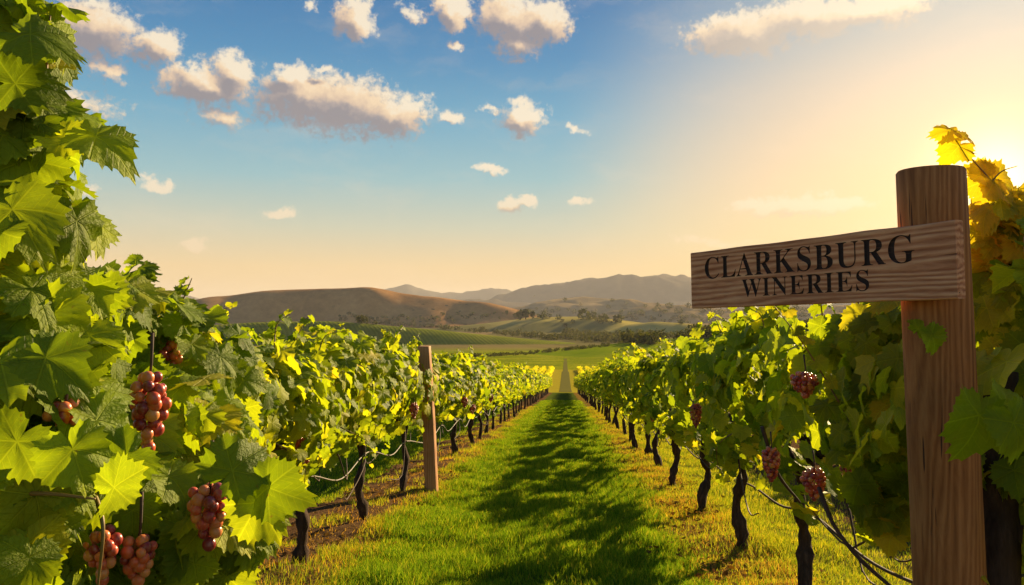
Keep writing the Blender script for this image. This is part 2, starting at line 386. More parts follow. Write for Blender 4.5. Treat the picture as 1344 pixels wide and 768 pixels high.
# low bush rows on the yellow field: far too small and many to count
def low_rows():
    rng = np.random.default_rng(5); Vs = []; n = 0
    for r in range(2, 30):
        for sgn in (-1, 1):
            x = sgn * (1.5 + r * 1.9 - 1.9)
            ys = np.arange(108, 200, .5)
            k = len(ys) * 14
            yy = np.repeat(ys, 14) + rng.normal(0, .3, k); xx = x + rng.normal(0, .22, k)
            zz = np.interp(yy, PX, PZ) + rng.uniform(0, .95, k)
            Vs.append(np.stack([xx, yy, zz], -1))
    C = np.concatenate(Vs); k = len(C)
    a = rng.normal(0, 1, (k, 3)); a /= np.linalg.norm(a, axis=1)[:, None]
    bb = np.cross(a, rng.normal(0, 1, (k, 3))); bb /= np.linalg.norm(bb, axis=1)[:, None]
    s = rng.uniform(.12, .24, (k, 1)); V = np.concatenate([C - a * s - bb * s, C + a * s - bb * s, C + bb * s * 1.3]).reshape(3, k, 3).transpose(1, 0, 2).reshape(-1, 3)
    T = np.arange(k * 3).reshape(k, 3)
    m = leaf_material('low_row_leaf', [(0, (.34, .32, .02)), (.5, (.55, .46, .03)), (1, (.70, .54, .04))], veins=False)
    tag(obj('low_vine_rows', mesh_np('low_vine_rows', V, T, smooth=False), m), 'yellow green low vine rows on the field beyond', 'vine rows', kind='stuff')
low_rows()

# ------------------------------------------------------------------ hills
HILL_BVH = []
def hill_material(name, c1, c2, c3, nscale, rows=None, speck=.0, patch=None):
    m, t, b = new_mat(name); pos = t.new('ShaderNodeNewGeometry').outputs['Position']
    n1 = t.noise(pos, nscale, 5, .6); n2 = t.noise(pos, nscale * 9, 4, .7)
    c = t.ramp(t.m('ADD', t.m('MULTIPLY', n1, .65), t.m('MULTIPLY', n2, .35)), [(.35, c1), (.5, c2), (.65, c3)])
    if patch:
        c = t.mix(t.mr(t.noise(pos, nscale * .6, 2, .5), .48, .58, 0, .8), c, patch)
    if rows:
        ang, per, dark = rows
        x, y, z = t.sep(pos)
        u = t.m('ADD', t.m('MULTIPLY', x, math.cos(ang)), t.m('MULTIPLY', y, math.sin(ang)))
        u = t.m('ADD', u, t.m('MULTIPLY', t.noise(pos, .01, 2), per * 4))
        w = t.m('SINE', t.m('MULTIPLY', u, 2 * math.pi / per))
        c = t.mix(t.mr(w, -.2, .5, 0, dark), c, t.vm('MULTIPLY', c, (.35, .42, .4)))
        t.put(b.inputs['Normal'], t.bump(t.m('ADD', t.m('MULTIPLY', w, .3), n2), .5, per * .12))
    if speck:
        v = t.new('ShaderNodeTexVoronoi'); t.put(v.inputs['Vector'], pos); v.inputs['Scale'].default_value = speck
        sm = t.mr(v.outputs['Distance'], .16, .24, 1, 0)
        sm = t.m('MULTIPLY', sm, t.mr(t.noise(pos, speck * .12, 3), .48, .6))
        c = t.mix(t.m('MULTIPLY', sm, .8), c, (.035, .038, .02))
    t.put(b.inputs['Base Color'], c); b.inputs['Roughness'].default_value = .95; b.inputs['Specular IOR Level'].default_value = 0
    return m
def hill(name, sil, D, front, back, mat, label, rough=.02, power=1.0, lumps=(), base=None, seed=0, crest=0.0, k=3, nu=150, nt=70, fs=.003):
    """ridge whose crest follows a skyline at distance D; real depth in front and behind"""
    px = np.linspace(sil[0][0], sil[-1][0], nu + 1); py = np.interp(px, [s[0] for s in sil], [s[1] for s in sil])
    pyp = np.pad(py, k, 'edge'); py = np.convolve(pyp, np.ones(2 * k + 1) / (2 * k + 1), 'valid')
    V = []; H = []
    for i in range(nu + 1):
        d = ray(px[i], py[i]); hd = Vector((d.x, d.y, 0)).normalized()
        sc = D / math.hypot(d.x, d.y); zc = EYE + d.z * sc
        cp = hd * D
        for j in range(nt + 1):
            tt = -1 + 2 * j / nt
            dist = tt * (front if tt < 0 else back)
            p = cp + hd * dist
            bz = (gz(p.y) if base is None else base) - 4 - D * .004
            prof = math.cos(tt * math.pi / 2) ** 2 if power == 1 else (1 - abs(tt) ** power)
            q = Vector((p.x, p.y, 0)) * fs
            hgt = max(zc - bz, 0)
            nz = noise.fractal(q + Vector((seed, seed * 2, 0)), .9, 2.1, 5) * rough * D
            nz *= math.exp(-((tt) / .13) ** 2) * -.85 + 1
            z = bz + hgt * prof + nz * prof ** .5 + D * crest * prof * noise.fractal(Vector((px[i] * .07 + seed, tt * 3, seed)), .7, 2.1, 5)
            for (lx, lt, wx, wt, amp) in lumps:
                z += amp * math.exp(-((px[i] - lx) / wx) ** 2 - ((tt - lt) / wt) ** 2)
            V.append((p.x, p.y, z))
    V = np.array(V); idx = np.arange((nu + 1) * (nt + 1)).reshape(nu + 1, nt + 1)
    Q = np.stack([idx[:-1, :-1], idx[1:, :-1], idx[1:, 1:], idx[:-1, 1:]], -1).reshape(-1, 4)
    me = mesh_np(name, V, Q); o = obj(name, me, mat); tag(o, label, kind='structure')
    HILL_BVH.append(BVHTree.FromPolygons([tuple(v) for v in V], [tuple(int(a) for a in q) for q in Q]))
    return o
mt_far = hill_material('mountain_scrub', (.10, .09, .07), (.14, .12, .09), (.18, .15, .11), .0009)
mt_mid = hill_material('hill_dry_grass', (.20, .14, .07), (.30, .21, .10), (.38, .27, .13), .003, speck=.02)
mt_brown = hill_material('brown_hill_grass', (.24, .12, .045), (.38, .20, .075), (.50, .28, .11), .01, speck=.06)
mt_pale = hill_material('pale_field', (.30, .25, .06), (.42, .34, .08), (.52, .40, .12), .006, patch=(.14, .14, .05))
mt_vine = hill_material('vineyard_hill', (.14, .17, .02), (.22, .24, .025), (.32, .30, .035), .02, rows=(rad(35), 3.2, .35))
mt_green = hill_material('green_field', (.13, .20, .006), (.20, .26, .008), (.28, .30, .015), .03, )
hill('far_mountains', [(100, 398), (180, 385), (212, 381), (250, 390), (330, 402), (420, 400), (480, 386), (503, 381), (533, 375), (560, 381), (590, 386), (620, 381), (650, 377), (672, 382), (700, 380), (760, 392), (900, 400)],
     8000, 900, 1800, mt_far, 'pale blue mountains farthest away on the horizon', rough=.010, crest=.0022, k=1, base=-90, seed=3, fs=.0006)
hill('right_mountain', [(560, 408), (620, 398), (668, 388), (700, 380), (740, 372), (790, 368), (840, 364), (862, 361), (905, 366), (960, 374), (1040, 372), (1120, 376), (1250, 384), (1420, 378)],
     5600, 1000, 1800, mt_far, 'long hazy mountain ridge to the right of centre', rough=.022, crest=.0034, k=1, base=-50, seed=9, fs=.0009)
hill('low_ridge', [(440, 402), (560, 394), (640, 394), (700, 402), (800, 408), (900, 404), (1000, 398), (1150, 404), (1300, 400)],
     4200, 800, 800, mt_far, 'low hazy ridge under the right mountain', rough=.008, crest=.0018, k=1, base=-48, seed=19, fs=.0012)
hill('round_hill', [(640, 416), (690, 402), (720, 394), (765, 389), (815, 392), (850, 398), (920, 408), (1000, 420)],
     2700, 380, 700, mt_mid, 'rounded hazy hill in the middle of the valley', rough=.012, seed=14)
hill('shadowed_hill', [(760, 424), (800, 412), (850, 404), (900, 403), (960, 406), (1050, 402), (1150, 400), (1300, 406)],
     2100, 280, 600, mt_mid, 'low hazy hill right of the rounded hill', rough=.012, seed=24)
hill('brown_hill', [(190, 410), (240, 398), (275, 388), (350, 381), (430, 379), (500, 382), (560, 390), (620, 397), (662, 405), (720, 420), (760, 432)],
     1500, 175, 500, mt_brown, 'large bare brown hill with a dark shaded hollow', rough=.006, seed=31,
     lumps=[(395, -.55, 90, .22, -16), (482, -.42, 34, .26, 22), (575, -.8, 70, .3, 14), (640, -.35, 50, .2, 10), (600, -.5, 20, .3, -8), (300, -.3, 30, .3, -8)])
hill('pale_rise', [(480, 440), (560, 432), (640, 424), (700, 416), (760, 416), (840, 424), (900, 430), (980, 436)],
     1150, 180, 260, mt_pale, 'pale grassy rise between the brown hill and the tree lines', rough=.004, seed=41, lumps=[(800, -.3, 50, .3, 5)])
hill('meadow_hill', [(740, 446), (790, 436), (825, 426), (860, 422), (905, 425), (950, 434), (1010, 446)], 1000, 70, 200, mt_pale, 'small smooth hump with a shaded face in front of the pale rise', rough=.003, seed=44)
mt_soil = hill_material('tilled_soil', (.30, .15, .06), (.40, .21, .09), (.48, .28, .12), .02)
hill('tilled_rise', [(740, 462), (800, 453), (860, 447), (905, 443), (950, 443), (1010, 448), (1060, 456)], 560, 60, 120, mt_soil, 'strip of bare orange soil behind the green rise', rough=.002, seed=46)
hill('hazy_rise', [(560, 420), (660, 408), (700, 406), (780, 412), (900, 410), (1000, 405), (1150, 408), (1300, 414)], 3500, 400, 600, mt_mid, 'long low hazy rise behind the rounded hill', rough=.008, crest=.0008, seed=48)
hill('vineyard_hill', [(150, 436), (240, 430), (330, 424), (430, 424), (480, 426), (560, 432), (640, 440), (720, 448), (790, 455), (860, 463)],
     640, 46, 220, mt_vine, 'green vineyard hill with a lit crest and shaded face', rough=.003, seed=51, lumps=[(430, -.35, 90, .3, 4)])
hill('green_rise', [(480, 484), (560, 478), (660, 470), (760, 459), (870, 448), (960, 439), (1060, 431), (1200, 424), (1400, 418)],
     400, 190, 200, mt_green, 'bright green field rising to the right', rough=.002, seed=61)
GB = BVHTree.FromPolygons([v.co[:] for v in ground.data.vertices], [tuple(p.vertices) for p in ground.data.polygons])
def on_land(px, py):
    o = Vector((0, 0, EYE)); d = ray(px, py).normalized(); best = None
    for bv in HILL_BVH + [GB]:
        h = bv.ray_cast(o, d)
        if h[0] is not None and h[3] > 120 and (best is None or h[3] < best[1]): best = (h[0], h[3])
    return best[0] if best else None

# ------------------------------------------------------------------ distant trees
M_TREE = leaf_material('distant_tree_leaf', [(0, (.035, .045, .015)), (.5, (.06, .07, .02)), (1, (.10, .095, .03))], veins=False, tmix=.25)
def crown_tris(rng, c, r, h, n):
    """scattered leaf-clump faces through a crown volume"""
    u = rng.normal(0, 1, (n, 3)); u /= np.linalg.norm(u, axis=1)[:, None]
    u *= (rng.uniform(.2, 1, (n, 1)) ** .45)
    lump = 1 + .25 * np.sin(u[:, :1] * 5 + c[0]) * np.cos(u[:, 1:2] * 4 + c[1])
    C = np.array(c) + u * lump * np.array([r, r, h])
    a = rng.normal(0, 1, (n, 3)); a /= np.linalg.norm(a, axis=1)[:, None]
    b = np.cross(a, rng.normal(0, 1, (n, 3))); b /= np.linalg.norm(b, axis=1)[:, None]
    s = r * rng.uniform(.16, .34, (n, 1))
    return np.stack([C - a * s - b * s * .6, C + a * s - b * s * .6, C + b * s], 1).reshape(-1, 3)
def tree_line(name, pts, step, hgt, label, seed, jit=2.0, skip=.1):
    rng = np.random.default_rng(seed); Vs = []
    for (x0, y0), (x1, y1) in zip(pts[:-1], pts[1:]):
        n = max(int(abs(x1 - x0) / step), 1)
        for i in range(n):
            if rng.random() < skip: continue
            u = (i + rng.random()) / n
            p = on_land(x0 + (x1 - x0) * u, y0 + (y1 - y0) * u + rng.normal(0, jit))
            if p is None: continue
            h = hgt * rng.uniform(.5, 1.25)
            Vs.append(crown_tris(rng, (p.x, p.y, p.z + h * .5), h * rng.uniform(.45, .75), h * .55, 60))
    if not Vs: return
    V = np.concatenate(Vs); T = np.arange(len(V)).reshape(-1, 3)
    tag(obj(name, mesh_np(name, V, T, smooth=False), M_TREE), label, 'tree line', kind='stuff')
tree_line('hedgerow_wood', [(470, 424), (560, 429), (640, 437), (720, 445), (800, 449), (860, 452)], 2.2, 5.5, 'dark tree line along the back of the vineyard hill', 1, jit=.8)
tree_line('valley_wood', [(740, 440), (820, 442), (900, 443), (1000, 440), (1080, 438)], 1.5, 5.5, 'broad dark band of trees across the valley floor', 2, jit=2.0)
tree_line('hillside_scrub', [(440, 417), (520, 420), (600, 419), (660, 414)], 2.2, 5, 'scattered scrub trees at the foot of the brown hill', 3, jit=2.5, skip=.3)
tree_line('upper_wood', [(680, 415), (760, 420), (850, 418), (960, 422), (1060, 418)], 3, 8, 'thin far tree line behind the pale rise', 4, jit=3.0, skip=.35)
tree_line('far_scrub', [(700, 405), (850, 409), (1000, 412), (1080, 410)], 4, 12, 'sparse far bushes under the mountain ridge', 6, jit=6, skip=.4)
tree_line('field_hedge', [(500, 470), (600, 470), (680, 466), (760, 458), (800, 454)], 1.6, 1.5, 'low dark hedge at the foot of the vineyard hill', 7, jit=.5)
def small_tree(px, py, h, seed, label):
    rng = np.random.default_rng(seed); p = on_land(px, py)
    if p is None: return
    r = empty('tree', p); tag(r, label, 'tree', 'trees in the dark clump on the pale rise')
    mb = MB(); mb.tube([(0, 0, -.5), (.1, 0, h * .25), (0, .1, h * .6)], [h * .05, h * .04, h * .015], 6); obj('trunk', mb.mesh('trunk'), M_BARK, r)
    V = crown_tris(rng, (0, 0, h * .58), h * .38, h * .42, 260); obj('crown', mesh_np('crown', V, np.arange(len(V)).reshape(-1, 3), smooth=False), M_TREE, r)
for i, (px, py, h, lb) in enumerate([(676, 419, 11, 'leftmost dark tree of the clump on the pale rise'), (683, 420, 14, 'broad dark tree second from left in the far clump'),
                                    (690, 419, 15, 'tallest dark tree in the middle of the far clump'), (699, 418, 11, 'rightmost dark tree of the far clump'),
                                    (665, 413, 8, 'small lone tree left of the far clump'), (708, 415, 7, 'small lone tree right of the far clump')]):
    small_tree(px, py, h, 70 + i, lb)

# ------------------------------------------------------------------ vine leaves
def leaf_template(N, rings, seed, curl=1.0):
    rng = np.random.default_rng(seed)
    th = np.linspace(-math.pi, math.pi, N, endpoint=False) + math.pi / N
    ath = np.abs(th); deg = np.degrees(ath)
    base = np.interp(deg, [0, 25, 60, 120, 150, 168, 180], [1.04, .93, .90, .80, .72, .50, .16])
    lobe = 1 - (.11 if rings > 1 else .18) * (.5 - .5 * np.cos(6 * th)) ** 1.2
    r = base * lobe
    if N >= 40:
        tooth = (np.arange(N) % 3 == 0) * .10 - (np.arange(N) % 3 == 1) * .03 + (np.arange(N) % 6 == 0) * .03
        r = r * (1 + tooth + rng.normal(0, .018, N))
    elif N >= 12: r = r * (1 + np.where(np.arange(N) % 2 == 0, .07, -.05))
    amp = rng.uniform(-1, 1, 3); tip = rng.uniform(.1, .75) * curl; side = rng.uniform(-.35, .5) * curl
    asym = rng.uniform(-.25, .25) * curl
    V = [(0, 0, 0)]; fr = [(k + 1) / rings for k in range(rings)]
    if rings == 1: fr = [1.0]
    for f in fr:
        for i in range(N):
            rr = r[i] * f; x = rr * math.sin(th[i]); y = rr * math.cos(th[i])
            z = -.05 * rr * (math.cos(6 * th[i]) * .5 + .5) + .03 + .012 * math.sin(rr * 14) * f
            z += -tip * max(y, 0) ** 2 * .55 + side * x * x * .6 + asym * x * y
            z += f ** 2 * .12 * (amp[0] * math.sin(3 * th[i] + amp[1] * 3) + amp[2] * math.sin(7 * th[i]))
            V.append((x, y, z))
    T = [(0, 1 + i, 1 + (i + 1) % N) for i in range(N)]
    for k in range(len(fr) - 1):
        a = 1 + k * N; bq = a + N
        for i in range(N):
            j = (i + 1) % N; T += [(a + i, bq + i, bq + j), (a + i, bq + j, a + j)]
    # notch at the petiole: drop the triangles across the back of the leaf
    V = np.array(V); T = np.array(T); uv = np.stack([V[:, 0] / 2.5 + .5, V[:, 1] / 2.5 + .5], -1)
    T = T[:, [0, 2, 1]]
    return V, T, uv
LT_HERO = [leaf_template(78, 5, s, 1.7) for s in range(11)]
LT_NEAR = [leaf_template(42, 2, 20 + s, 1.25) for s in range(6)]
LT_MID = [leaf_template(14, 1, 40 + s) for s in range(4)]
LT_FAR = [leaf_template(8, 1, 60 + s) for s in range(3)]
def leaf_mesh(name, leaves, templates, rng):
    """leaves: list of (pos, normal, tipdir, size) -> one mesh"""
    Vs, Ts, Us = [], [], []; off = 0
    pos = np.array([l[0] for l in leaves], float); n = np.array([l[1] for l in leaves], float); d = np.array([l[2] for l in leaves], float)
    s = np.array([l[3] for l in leaves], float)
    n /= np.linalg.norm(n, axis=1)[:, None]; d = d - n * (d * n).sum(1)[:, None]; d /= np.linalg.norm(d, axis=1)[:, None] + 1e-9
    x = np.cross(d, n); which = rng.integers(0, len(templates), len(leaves))
    for k, (V, T, uv) in enumerate(templates):
        ii = np.where(which == k)[0]
        if not len(ii): continue
        A = V[None, :, 0, None] * x[ii][:, None] + V[None, :, 1, None] * d[ii][:, None] + V[None, :, 2, None] * n[ii][:, None]
        A = A * s[ii][:, None, None] + pos[ii][:, None]
        Vs.append(A.reshape(-1, 3)); Ts.append((T[None] + (np.arange(len(ii)) * len(V))[:, None, None]).reshape(-1, 3) + off)
        Us.append(np.tile(uv, (len(ii), 1))); off += len(ii) * len(V)
    return mesh_np(name, np.concatenate(Vs), np.concatenate(Ts), np.concatenate(Us))

ICO = {}
def ico(sub):
    if sub not in ICO:
        bm = bmesh.new(); bmesh.ops.create_icosphere(bm, subdivisions=sub, radius=1); bm.verts.ensure_lookup_table()
        ICO[sub] = (np.array([v.co[:] for v in bm.verts]), np.array([[v.index for v in f.verts] for f in bm.faces])); bm.free()
    return ICO[sub]
def grape_mesh(L, R, g, seed, sub=2):
    rng = np.random.default_rng(seed); C = []
    z = 0
    while z < L:
        u = z / L; rr = R * (math.sin(min(u * 3.2 + .35, math.pi / 2)) * (1 - u ** 1.6) + .12)
        k = max(int(2 * math.pi * rr / (2 * g * .92)), 1); ph = rng.uniform(0, 6)
        for i in range(k):
            a = ph + 2 * math.pi * i / k
            C.append((rr * math.cos(a) + rng.normal(0, g * .22), rr * math.sin(a) + rng.normal(0, g * .22), -z + rng.normal(0, g * .28)))
        z += g * 1.45
    C.append((0, 0, -L - g * .4)); C = np.array(C)
    V, T = ico(sub); s = g * rng.uniform(.72, 1.15, len(C))
    A = (V[None] * s[:, None, None] * np.array([1, 1, 1.08]) + C[:, None]).reshape(-1, 3)
    TT = (T[None] + (np.arange(len(C)) * len(V))[:, None, None]).reshape(-1, 3)
    return mesh_np('grape_bunch', A, TT)
def bunch(parent, loc, L, R, g, seed, sub=2, tilt=(0, 0)):
    o = obj('grape_bunch', grape_mesh(L, R, g, seed, sub), M_GRAPE, parent, loc); o.rotation_euler = (tilt[0], tilt[1], 0)
    mb = MB(); mb.tube([(0, 0, -g), (.004, 0, .03), (.0, .01, .09)], [.003, .003, .004], 6); obj('stem', mb.mesh('stem'), M_CANE, o)
    return o

# ------------------------------------------------------------------ row vines
def vine_parts(root, seed, lod, nleaf, size, templates, mat, bunches=0, canes=0, sun_gap=None):
    rng = np.random.default_rng(seed); R = random.Random(seed)
    mb = MB(); seg = 16 if lod == 0 else 6; n = 26 if lod == 0 else 7
    dx, dy = R.uniform(-.06, .06), R.uniform(-.10, .10)
    path = curve_pts([(0, 0, -.15), (R.uniform(-.03, .03), R.uniform(-.04, .04), .12), (dx * 1.1 + R.uniform(-.03, .03), dy * 1.2, .40), (-dx * .3, R.uniform(-.07, .07), .70), (dx, dy * .3, 1.0), (dx, dy * .3, 1.15)], n)
    rr = [.052 * (1.25 - .55 * min(i / n * 1.6, 1)) * .92 + .010 * math.sin(i * (1.1 if lod == 0 else 1.9) + seed) + .007 * math.sin(i * 2.7 + seed * 2) + (.012 if i > n * .7 else 0) for i in range(n + 1)]
    mb.tube(path, rr, seg, .38, seed)
    top = path[int(n * .72)]
    for s in (-1, 1):
        p = curve_pts([top, top + Vector((R.uniform(-.04, .04), s * R.uniform(.12, .22), .14)), top + Vector((R.uniform(-.05, .05), s * .55, .28 + R.uniform(-.05, .05))), top + Vector((0, s * 1.05, .30))], 9)
        mb.tube(p, [.036 - .0024 * i for i in range(10)], seg, .3, seed + s)
    obj('trunk', mb.mesh('trunk'), M_BARK, root)
    if canes:
        for c in range(canes):
            mb = MB(); sy = R.choice((-1, 1)); sx = R.choice((-1, 1))
            z0 = R.uniform(.95, 1.15); 
            p = curve_pts([(dx, dy * .3, z0), (sx * R.uniform(.05, .2), sy * .35, z0 - R.uniform(.1, .3)), (sx * R.uniform(.05, .3), sy * R.uniform(.7, 1.0), z0 - R.uniform(.35, .6)), (sx * R.uniform(0, .3), sy * R.uniform(1.2, 1.5), z0 - R.uniform(.3, .5))], 12)
            mb.tube(p, [.009 - .0004 * i for i in range(13)], 6, .2, seed + c); obj('cane', mb.mesh('cane'), M_CANE, root)
    leaves = []
    for i in range(nleaf):
        y = R.uniform(-1.2, 1.2); th = R.uniform(0, 2 * math.pi)
        lump = noise.noise(Vector((y * 1.5 + seed, math.cos(th) * 1.3, math.sin(th) * 1.3 + seed * 3)))
        lump2 = noise.noise(Vector((y * 4 + seed * 5, math.cos(th) * 3, math.sin(th) * 3)))
        if lump2 + .6 * noise.noise(Vector((y * 2.2 + seed * 2, math.cos(th) * 2, 3))) < -.30: continue
        k = 1 + .42 * lump + .22 * lump2; rr = (R.random() ** .38) * k
        sz = math.sin(th); a, bz = .44, (.45 if sz > 0 else (.55 if sun_gap is None else .66))
        p = Vector((a * rr * math.cos(th), y, 1.47 + bz * rr * sz))
        if sun_gap is not None:  # leaf gaps shaped along the sun's rays so light dapples the lane
            wy = p.y + sun_gap; aa = p.z + gz(wy) - p.x * math.tan(SUN_EL) / math.sin(SUN_AZ); bb = wy - p.x / math.tan(SUN_AZ)
            if noise.noise(Vector((aa * 2.3, bb * 1.15, 7.7))) + .35 * noise.noise(Vector((aa * 6, bb * 3, 2.2))) < .08 and R.random() < .94: continue
        nrm = Vector((math.cos(th) * 1.0, R.uniform(-.5, .5), sz * .9 + .45)) + Vector((R.gauss(0, .38), R.gauss(0, .38), R.gauss(0, .38)))
        tip = Vector((math.cos(th) * .6 + R.gauss(0, .4), R.gauss(0, .5), -1.0 + R.gauss(0, .35)))
        s = size * R.uniform(.55, 1.15)
        leaves.append((p - tip.normalized() * s * .3, nrm, tip, s))
    for c in range(7 if lod < 2 else 3):   # shoots standing out of the canopy
        y = R.uniform(-1, 1); x = R.uniform(-.25, .25); up = R.random() < .75
        if up: ctl = [(x, y, 1.8), (x * 1.3 + R.gauss(0, .04), y + R.gauss(0, .06), 2.0), (x * 1.6 + R.gauss(0, .1), y + R.gauss(0, .15), 2.04 + R.uniform(0, .12))]
        else:
            sx = R.choice((-1, 1)); ctl = [(sx * .3, y, 1.2), (sx * .5, y + .1, 1.05), (sx * .5, y + .15, .85)]
        p = curve_pts(ctl, 8)
        if lod == 0:
            sh = MB(); sh.tube(p, [.006 - .0005 * i for i in range(9)], 5); obj('shoot', sh.mesh('shoot'), M_SHOOT, root)
        for i in range(1, 9):
            d = Vector((R.gauss(0, 1), R.gauss(0, 1), R.gauss(0, .4))).normalized(); s = size * (.85 - .06 * i) * R.uniform(.8, 1.1)
            leaves.append((p[i] + d * .03, d * .6 + Vector((0, 0, .7)), d + Vector((0, 0, -.4)), s))
    obj('foliage', leaf_mesh('foliage', leaves, templates, rng), mat, root)
    for c in range(bunches):
        sx = R.choice((-1, 1, 1)); bunch(root, (sx * R.uniform(.22, .42), R.uniform(-.8, .8), R.uniform(1.05, 1.3)), R.uniform(.16, .22), .055, .0125, seed * 10 + c, 2 if lod == 0 else 1)
def copy_tree(o, parent=None):
    c = o.copy(); COL.objects.link(c); c.parent = parent
    for ch in o.children: copy_tree(ch, c)
    return c
PROTO = {}
def proto(kind, i, sun_gap=None):
    key = (kind, i)
    if key in PROTO: return PROTO[key], True
    r = empty('grapevine', (0, 0, 0))
    hk = 1.0 if sun_gap is None else 1.6
    if kind == 'near': vine_parts(r, 100 + i * 7, 0, int(900 * hk), .105, LT_NEAR, M_LEAF, bunches=1, canes=2, sun_gap=sun_gap)
    elif kind == 'mid': vine_parts(r, 200 + i * 7, 1, int(780 * hk), .110, LT_MID, M_LEAF_FAR, bunches=0, canes=1, sun_gap=sun_gap)
    else: vine_parts(r, 300 + i * 7, 2, 420, .135, LT_FAR, M_LEAF_FAR)
    PROTO[key] = r; return r, False
ORD = ['first', 'second', 'third', 'fourth', 'fifth', 'sixth', 'seventh', 'eighth', 'ninth', 'tenth', 'eleventh', 'twelfth']
RV = random.Random(4)
def place_row(x, ys, side, outer=False):
    for i, y in enumerate(ys):
        kind = ('near' if y < 19 else 'mid' if y < 48 else 'far') if not outer else ('mid' if y < 30 else 'far')
        nvar = {'near': 5, 'mid': 4, 'far': 3}[kind]
        own = side == 'right' and not outer and y < 48     # each of these is grown in place
        r, used = proto(kind, 50 + i, y) if own else proto(kind, RV.randrange(nvar))
        if used: r = copy_tree(r)
        r.location = (x + RV.uniform(-.05, .05), y, gz(y))
        r.rotation_euler = (0, 0, (math.pi if RV.random() < .5 and not own else 0) + (0 if own else RV.uniform(-.06, .06)))
        s = 1.0 if own else RV.uniform(.95, 1.04); r.scale = (s, s, s * RV.uniform(.97, 1.03) * (.94 if side == 'left' and not outer and y < 30 else 1))
        where = {'left': 'left of the grass lane', 'right': 'right of the grass lane'}[side]
        if outer:
            lb = f'grapevine of the row hidden behind the {side} front row of vines'
        elif i < 12: lb = f'grapevine {ORD[i]} from the camera in the row {where}'
        elif y < 48: lb = f'mid-distance grapevine in the middle stretch of the row {where}'
        else: lb = f'tiny far grapevine near the vanishing end of the row {where}'
        if side == 'left' and not outer and 9.5 < y < 11: r.scale.x = .72
        if side == 'left' and not outer and 7.5 < y < 9: r.scale.x = .85
        tag(r, lb, 'grapevine', f'grapevines in the {"outer " if outer else ""}{side} row')
yl = [4.2, 6.14, 8.1, 10.1, 13.0, 15.3]; yl += list(np.arange(17.4, 100, 2.1))
yr = [3.35, 5.4, 7.05, 10.2 - .9, 11.5, 13.4, 15.4]; yr += list(np.arange(17.5, 100, 2.1))
place_row(-2.1, yl, 'left'); place_row(1.55, yr, 'right')
place_row(-5.8, list(np.arange(6.5, 100, 2.2)), 'left', True); place_row(5.3, list(np.arange(6.5, 100, 2.2)), 'right', True)
print('objects', len(bpy.data.objects))

